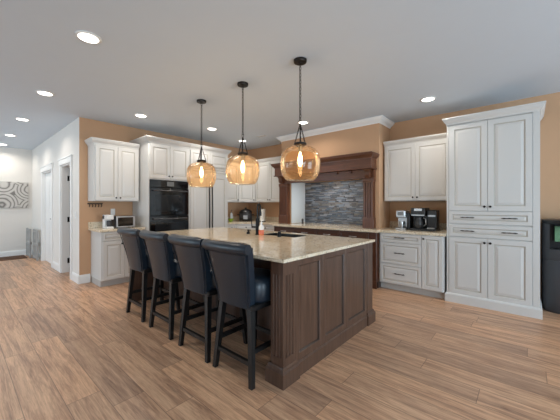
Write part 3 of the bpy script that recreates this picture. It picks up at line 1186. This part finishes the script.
def pendant(label, loc):
    t = thing('pendant_light', label, 'pendant light', loc, 0, 'amber glass pendants over the island')
    H = CEIL - .001          # local z is world z
    bm = B(); lathe(bm, [(.0, H - .034), (.018, H - .034), (.02, H - .028), (.062, H - .026), (.066, H - .018), (.066, H)], seg=24); obj('canopy', bm, BRONZE, t, sm=40)
    # chain of links down to the ring
    zt, zr = H - .034, 2.155
    bm = B()
    n = 17
    step = (zt - zr) / n
    for k in range(n):
        zc = zt - (k + .5) * step
        pts = []
        for j in range(10):
            a = 2 * PI * j / 10
            u, w = .0105 * math.cos(a), (step * .62) * math.sin(a)
            pts.append((u, 0, zc + w) if k % 2 else (0, u, zc + w))
        tube(bm, pts, .0034, 5, True)
    obj('chain', bm, BRONZE, t, sm=60)
    bm = B(); tube(bm, [(.018 * math.cos(a), 0, 2.145 + .018 * math.sin(a)) for a in [2 * PI * k / 14 for k in range(14)]], .003, 6, True)
    lathe(bm, [(.007, 2.085), (.010, 2.10), (.010, 2.12), (.006, 2.128)], seg=10); obj('ring', bm, BRONZE, t, sm=60)
    bm = B(); tube(bm, [(0, 0, 2.09), (0, 0, 1.93)], .006, 8); obj('stem', bm, BRONZE, t, sm=60)
    for k in range(3):
        a0 = 2 * PI * k / 3 + 1.24
        bm = B()
        A = Vector((.010 * math.cos(a0), .010 * math.sin(a0), 2.10)); Z = Vector((.064 * math.cos(a0), .064 * math.sin(a0), 1.925))
        m = 8
        side = Vector((-math.sin(a0), math.cos(a0), 0)); out = Vector((math.cos(a0), math.sin(a0), 0))
        dn = (Z - A) / m
        for q in range(m):
            c = A + dn * (q + .5)
            w = side if q % 2 else out
            tube(bm, [c + w * (.006 * math.cos(2 * PI * j / 8)) + dn * (.6 * math.sin(2 * PI * j / 8)) for j in range(8)], .003, 5, True)
        obj('side_chain', bm, BRONZE, t, sm=60)
    bm = B(); lathe(bm, [(.02, 1.905), (.054, 1.905), (.064, 1.912), (.064, 1.93), (.050, 1.938), (.012, 1.94)], seg=24); obj('collar', bm, BRONZE, t, sm=40)
    bm = B(); lathe(bm, [(.012, 1.905), (.022, 1.90), (.022, 1.845), (.016, 1.84)], seg=14); obj('socket', bm, STEEL, t, sm=40)
    bm = B(); lathe(bm, [(r, 1.56 + z) for r, z in globe_prof()], seg=40, close=False); g = obj('glass_globe', bm, AMBER, t, sm=80)
    bm = B(); lathe(bm, [(.010, 1.838), (.012, 1.82), (.021, 1.79), (.024, 1.76), (.020, 1.725), (.010, 1.70), (0, 1.695)], seg=14); obj('bulb', bm, BULB, t, sm=80)
    return t


def pendant_lamp(loc):
    d = bpy.data.lights.new('pendant_glow', 'POINT')
    d.energy, d.color, d.shadow_soft_size = 4, (1.0, .76, .48), .03
    o = bpy.data.objects.new('pendant_glow', d); COL.objects.link(o)
    o.location = (loc[0], loc[1], 1.64)


PS = [(-1.735, 2.295, 0), (-2.59, 2.285, 0), (-3.45, 2.28, 0)]
p = pendant('amber glass pendant nearest the mantel with stone tile behind it', PS[0])
dup(p, PS[1], 'amber glass pendant hanging in the middle of the three')
dup(p, PS[2], 'amber glass pendant hanging nearest the black ovens')
for q in PS:
    pendant_lamp(q)

# ---------------------------------------------------------------- ceiling lights
def ray(px, py, z):
    d = 285 * (z - 1.31) / (205 - py)
    l = (px - 280) / 285 * d
    return (-.6579 * d + .7531 * l, .7531 * d + .6579 * l)


DL = [((88.5, 38), 'recessed downlight largest in view, alone over the wide floor'),
      ((45, 93.5), 'recessed downlight second in the row running down the hall'),
      ((22.5, 119.5), 'recessed downlight third in the row running down the hall'),
      ((10, 135.3), 'recessed downlight fourth in the row running down the hall'),
      ((2.5, 144.5), 'recessed downlight at the far end of the hall row'),
      ((141, 115.8), 'recessed downlight above the wall cabinet next to the oven tower'),
      ((212, 129), 'recessed downlight in front of the refrigerator'),
      ((242.5, 141), 'recessed downlight seen behind the middle pendant in the kitchen corner'),
      ((303, 122.8), 'recessed downlight in front of the chimney wall'),
      ((428, 99.5), 'recessed downlight above the cabinet of coffee makers')]
first = None
for (px, py), lab in DL:
    x, y = ray(px, py, CEIL - .008)
    if first is None:
        t = thing('recessed_ceiling_light', lab, 'ceiling light', (x, y, CEIL), 0, 'recessed ceiling downlights')
        bm = B(); lathe(bm, [(.075, -.001), (.098, -.001), (.098, -.006), (.092, -.011), (.078, -.012), (.075, -.008), (.075, -.001)], seg=28, close=False); obj('trim_ring', bm, TRIM_M, t, sm=40)
        bm = B(); lathe(bm, [(0, -.008), (.075, -.008), (.075, -.002), (0, -.002)], seg=28, close=False); obj('lens', bm, LENS, t)
        first = t
    else:
        dup(first, (x, y, CEIL), lab)
    d = bpy.data.lights.new('downlight_glow', 'AREA')
    d.shape, d.size = 'DISK', .14
    d.energy, d.color = 6.5, (1.0, .93, .84)
    d.spread = math.radians(150)
    o = bpy.data.objects.new('downlight_glow', d); COL.objects.link(o)
    o.location = (x, y, CEIL - .016)

b = B()
vx, vy = ray(261.5, 136, CEIL)
for y0 in (-.05, .038):
    box(b, -.11, .11, y0, y0 + .012, -.008, -.001)
for k in range(3):
    yy = -.022 + k * .022
    box(b, -.11, .11, yy - .002, yy + .002, -.007, -.003)
t = thing('ceiling_vent', 'slotted ceiling vent near the chimney wall', 'vent', (vx, vy, CEIL))
obj('slats', b, TRIM_M, t)
b = B(); box(b, -.105, .105, -.038, .038, -.003, -.001); obj('duct_opening', b, BLACK_PLASTIC, t)

# ---------------------------------------------------------------- hall things
t = thing('wall_art', 'grey swirl-patterned canvas on the far hall wall', 'wall art', (XF + .001, .79, 1.565))
bm = B(); box(bm, 0, .035, -.5, .5, -.335, .335, bev=.003, seg=1); obj('canvas', bm, SWIRL, t)
t = thing('pet_gate', 'folded grey wooden gate leaning by the far hall door', 'gate', (-9.235, 1.30, 0))
for x0, x1, y0 in ((-.55, -.01, -.07), (.01, .55, -.02)):
    bm = B()
    box(bm, x0, x0 + .045, y0, y0 + .03, 0, .72); box(bm, x1 - .045, x1, y0, y0 + .03, 0, .72)
    for z in (.03, .34, .66):
        box(bm, x0 + .045, x1 - .045, y0 + .004, y0 + .026, z, z + .05)
    for k in range(3):
        xx = x0 + .045 + (x1 - x0 - .09) * (k + .5) / 3
        box(bm, xx - .042, xx + .042, y0 + .009, y0 + .021, .08, .34); box(bm, xx - .042, xx + .042, y0 + .009, y0 + .021, .39, .66)
    obj('gate_panel', bm, GREY_WOOD, t)
bm = B(); box(bm, -.035, .005, -.05, -.036, .34, .40); obj('latch', bm, BLACK_METAL, t)
b = B(); box(b, -9.90, -9.32, .05, 1.20, .0005, .014, bev=.005, seg=1)
tag(obj('doormat', b, MAT_BROWN), 'brown mat on the wood floor below the swirl canvas', 'mat')
def plate(label, loc, rz):
    t = thing('switch_plate', label, 'switch', loc, rz)
    bm = B(); box(bm, -.036, .036, -.006, -.0005, -.058, .058, bev=.002, seg=1); obj('plate', bm, WHITE_PLASTIC, t)
    bm = B(); box(bm, -.016, .016, -.010, -.006, -.032, .032, bev=.002, seg=1); obj('rocker', bm, WHITE_PLASTIC, t)
plate('white wall switch on the brown wall above the toaster oven', (XL, 1.877, 1.185), Rz)
plate('white wall switch beside the open hall doorway', (-5.815, YH, 1.14), 0)

t = thing('hook_rail', 'dark metal hook rail under the hall-side wall cabinet', 'hook rail', (XL, 1.60, 1.33), Rz)
bm = B(); box(bm, -.115, .115, -.008, -.0005, -.008, .012, bev=.002, seg=1); obj('bar', bm, BRONZE, t)
for k in range(5):
    x = -.09 + k * .045
    bm = B(); tube(bm, [(x, -.006, 0), (x, -.02, -.015), (x, -.035, -.03), (x, -.03, -.05), (x, -.012, -.055), (x, -.004, -.045)], .0045, 6)
    lathe(bm, [(0, -.008), (.008, -.004), (.010, .002), (.008, .008), (0, .011)], (x, -.035, -.026), 8)
    obj('hook', bm, BRONZE, t, sm=60)

# ---------------------------------------------------------------- counter things
t = thing('toaster_oven', 'small silver-framed toaster oven with dark glass on the short countertop', 'toaster oven', (-5.22, 1.795, .9205), Rz)
bm = B(); box(bm, 0, .31, .012, .24, .012, .20, bev=.008, seg=2); obj('housing', bm, CHAR_PLASTIC, t)
bm = B()
for a, c, z0, z1 in ((.002, .302, .014, .032), (.002, .302, .178, .196), (.002, .026, .032, .178), (.272, .302, .032, .178)):
    box(bm, a, c, -.004, .012, z0, z1)
obj('frame', bm, STEEL, t)
bm = B(); box(bm, .026, .272, .002, .012, .032, .178); obj('glass_door', bm, OVEN_GLASS, t)
bm = B()
for x in (.03, .28):
    for y in (.04, .21):
        lathe(bm, [(.012, 0), (.010, .013)], (x, y, 0), 10)
obj('feet', bm, BLACK_PLASTIC, t)

t = thing('coffee_maker', 'small white coffee maker beside the silver-framed toaster oven', 'coffee maker', (-5.22, 1.655, .9205), Rz)
bm = B(); box(bm, 0, .105, 0, .22, 0, .03, bev=.006); obj('base', bm, WHITE_PLASTIC, t)
bm = B(); box(bm, 0, .105, .12, .22, .03, .22, bev=.01); obj('water_tank', bm, WHITE_PLASTIC, t)
bm = B(); box(bm, 0, .105, 0, .22, .145, .225, bev=.012); obj('brew_head', bm, WHITE_PLASTIC, t)
bm = B(); lathe(bm, [(.034, .0), (.040, .03), (.038, .08), (.03, .095)], (.0525, .06, .032), 16); obj('carafe', bm, CHAR_PLASTIC, t, sm=50)

# corner counter
t = thing('slow_cooker', 'round black and steel slow cooker in the counter corner', 'slow cooker', (-5.22, 4.70, .9205))
bm = B(); lathe(bm, [(.13, 0), (.145, .015), (.155, .06), (.158, .17), (.15, .19)], seg=28); obj('body', bm, CHAR_PLASTIC, t, sm=40)
bm = B(); lathe(bm, [(.160, .19), (.163, .20), (.155, .225), (.12, .265), (.06, .29), (.0, .295)], seg=28); lid = obj('lid', bm, BLACK_PLASTIC, t, sm=40)
bm = B(); lathe(bm, [(.018, .294), (.03, .31), (.028, .325), (0, .33)], seg=14); obj('lid_knob', bm, BLACK_PLASTIC, lid, sm=40)
bm = B(); lathe(bm, [(.147, .0), (.158, .02), (.162, .07)], seg=28, close=False); obj('base_band', bm, BLACK_PLASTIC, t, sm=40)
for s in (-1, 1):
    bm = B(); a = math.radians(45)
    c = Vector((s * math.cos(a), s * math.sin(a), 0)); sd = Vector((-c.y, c.x, 0))
    tube(bm, [c * .155 - sd * .05 + Vector((0, 0, .15)), c * .195 - sd * .035 + Vector((0, 0, .155)), c * .195 + sd * .035 + Vector((0, 0, .155)), c * .155 + sd * .05 + Vector((0, 0, .15))], .012, 8)
    obj('handle', bm, BLACK_PLASTIC, t, sm=60)
bm = B(); box(bm, -.05, .05, -.004, .004, .05, .14, bev=.003, seg=1)
bmesh.ops.translate(bm, verts=bm.verts, vec=(0, -.160, 0))
bmesh.ops.rotate(bm, verts=bm.verts, cent=(0, 0, 0), matrix=Matrix.Rotation(math.radians(45), 3, 'Z'))
obj('control_panel', bm, STEEL, t)

t = thing('paper_towel_holder', 'white paper towel roll on a black holder by the wooden mantel', 'paper towel', (-4.80, 4.86, .9205))
bm = B(); lathe(bm, [(.085, 0), (.085, .012), (.02, .016)], seg=22); obj('base', bm, BLACK_METAL, t, sm=40)
bm = B(); tube(bm, [(0, 0, .012), (0, 0, .33)], .008, 8); tube(bm, [(-.075, -.03, .012), (-.078, -.032, .20)], .010, 8); obj('rod', bm, BLACK_METAL, t)
bm = B(); lathe(bm, [(.02, .018), (.066, .018), (.066, .295), (.02, .295), (.02, .018)], seg=24, close=False); obj('paper_roll', bm, PAPER, t, sm=40)

b = B(); lathe(b, [(.035, 0), (.06, .03), (.066, .06), (.062, .062), (.05, .03), (0, .012)], seg=22)
tag(obj('bowl', b, GREEN, None, (-5.37, 4.36, .9205), sm=50), 'lime green bowl on the corner countertop beside the refrigerator', 'bowl')
t = thing('soap_bottle', 'white pump bottle behind the lime green bowl', 'bottle', (-5.51, 4.49, .9205))
bm = B(); lathe(bm, [(.034, 0), (.036, .01), (.036, .15), (.026, .18), (.014, .19), (.014, .205)], seg=18); obj('body', bm, WHITE_PLASTIC, t, sm=40)
bm = B(); lathe(bm, [(.016, .205), (.016, .222), (.006, .226), (.006, .27)], seg=12); tube(bm, [(0, 0, .268), (.035, 0, .262)], .007, 8); obj('pump', bm, BLACK_PLASTIC, t, sm=40)

b = B(); lathe(b, [(.022, 0), (.024, .01), (.018, .05), (.022, .075), (.022, .095), (.012, .105), (0, .11)], seg=16)
tag(obj('pepper_grinder', b, CHAR_PLASTIC, None, (-3.55, 4.78, .9205), sm=40), 'small dark grinder standing in the cooking alcove', 'grinder')

# coffee machines by the pantry
t = thing('pod_coffee_maker', 'slim stainless coffee maker beside the wide black coffee machine', 'coffee maker', (-1.52, 4.72, .9205))
bm = B(); box(bm, -.075, .075, -.11, .12, 0, .03, bev=.006); obj('base', bm, STEEL, t)
bm = B(); box(bm, -.075, .075, .0, .12, .03, .30, bev=.012, seg=3); obj('column', bm, STEEL, t)
bm = B(); box(bm, -.072, .072, -.11, .118, .19, .305, bev=.014, seg=3); hd = obj('brew_head', bm, STEEL, t)
bm = B(); box(bm, -.045, .045, -.1125, -.1105, .225, .285); obj('front_panel', bm, SCREEN, hd)
bm = B(); box(bm, .077, .125, -.05, .12, .0, .27, bev=.012, seg=2); obj('water_tank', bm, BLACK_PLASTIC, t)
bm = B(); lathe(bm, [(.030, 0), (.036, .03), (.036, .1)], (0, -.055, .031), 16); obj('cup', bm, STEEL, t, sm=40)

t = thing('coffee_machine', 'wide black coffee machine with glass carafe on the counter beside the pantry', 'coffee maker', (-1.21, 4.74, .9205))
bm = B(); box(bm, -.17, .19, -.12, .13, 0, .035, bev=.006); obj('base', bm, BLACK_PLASTIC, t)
bm = B(); box(bm, -.17, .05, .03, .13, .035, .34, bev=.01); obj('water_tank', bm, BLACK_PLASTIC, t)
bm = B(); box(bm, -.16, .045, -.12, .128, .225, .345, bev=.012); hd = obj('brew_head', bm, BLACK_PLASTIC, t)
bm = B(); box(bm, -.11, .0, -.124, -.121, .30, .335); obj('display', bm, STEEL, hd)
bm = B(); box(bm, -.15, .035, -.123, -.121, .228, .243); obj('trim_strip', bm, STEEL, hd)
bm = B(); box(bm, .055, .185, -.06, .128, .036, .31, bev=.012); sb = obj('side_brewer', bm, BLACK_PLASTIC, t)
bm = B(); box(bm, .07, .17, -.064, -.061, .215, .24); box(bm, .07, .17, -.12, -.061, .036, .05); obj('trim_strip', bm, STEEL, sb)
bm = B(); lathe(bm, [(.055, 0), (.07, .04), (.07, .085), (.05, .14), (.055, .165)], (-.06, -.045, .037), 20); c = obj('carafe', bm, plain('carafe_glass', srgb(58, 58, 60), .06, var=.2), t, sm=40)
bm = B(); tube(bm, [(.005, -.06, .195), (.04, -.075, .18), (.045, -.075, .10), (.008, -.06, .07)], .008, 8); obj('carafe_handle', bm, STEEL, c, sm=60)

# ---------------------------------------------------------------- water dispenser at the right edge
t = thing('water_dispenser', 'rounded black freestanding water dispenser right of the tall pantry', 'water dispenser', (.312, 4.955, 0))
def ring(z, rx, ry, n=28, p=2.8):
    out = []
    for k in range(n):
        a = 2 * PI * k / n
        c, s = math.cos(a), math.sin(a)
        out.append((rx * math.copysign(abs(c) ** (2 / p), c), ry * math.copysign(abs(s) ** (2 / p), s), z))
    return out
bm = B(); loft(bm, [ring(0, .175, .175), ring(.02, .185, .185), ring(.62, .19, .19), ring(.635, .185, .185)]); obj('lower_body', bm, CHAR_PLASTIC, t, sm=50)
bm = B(); loft(bm, [ring(.636, .185, .185), ring(.65, .19, .19), ring(.77, .19, .19)]); u = obj('upper_body', bm, CHAR_PLASTIC, t, sm=50)
bm = B()
full = [(x, y) for x, y, z in ring(0, .19, .19, 56)]
cs = [p for p in full[42:] + full[:42] if not (p[1] < 0 and abs(p[0]) < .115)]
prism(bm, cs + [(-.114, .02), (.114, .02)], .771, 1.08)
obj('niche_surround', bm, CHAR_PLASTIC, t, sm=40)
bm = B(); box(bm, -.075, .075, -.09, .018, .86, 1.05, bev=.004, seg=1); obj('dispenser_panel', bm, GREEN_SOFT, t, label='pale green panel')
bm = B(); loft(bm, [ring(1.081, .184, .184), ring(1.10, .19, .19), ring(1.125, .19, .19), ring(1.135, .15, .15)]); obj('top_cap', bm, BLACK_PLASTIC, t, sm=50)
bm = B(); tube(bm, [(.0, -.12, 1.08), (.0, -.13, 1.03), (.0, -.13, .985)], .012, 8); obj('spout', bm, BLACK_PLASTIC, t, sm=60)
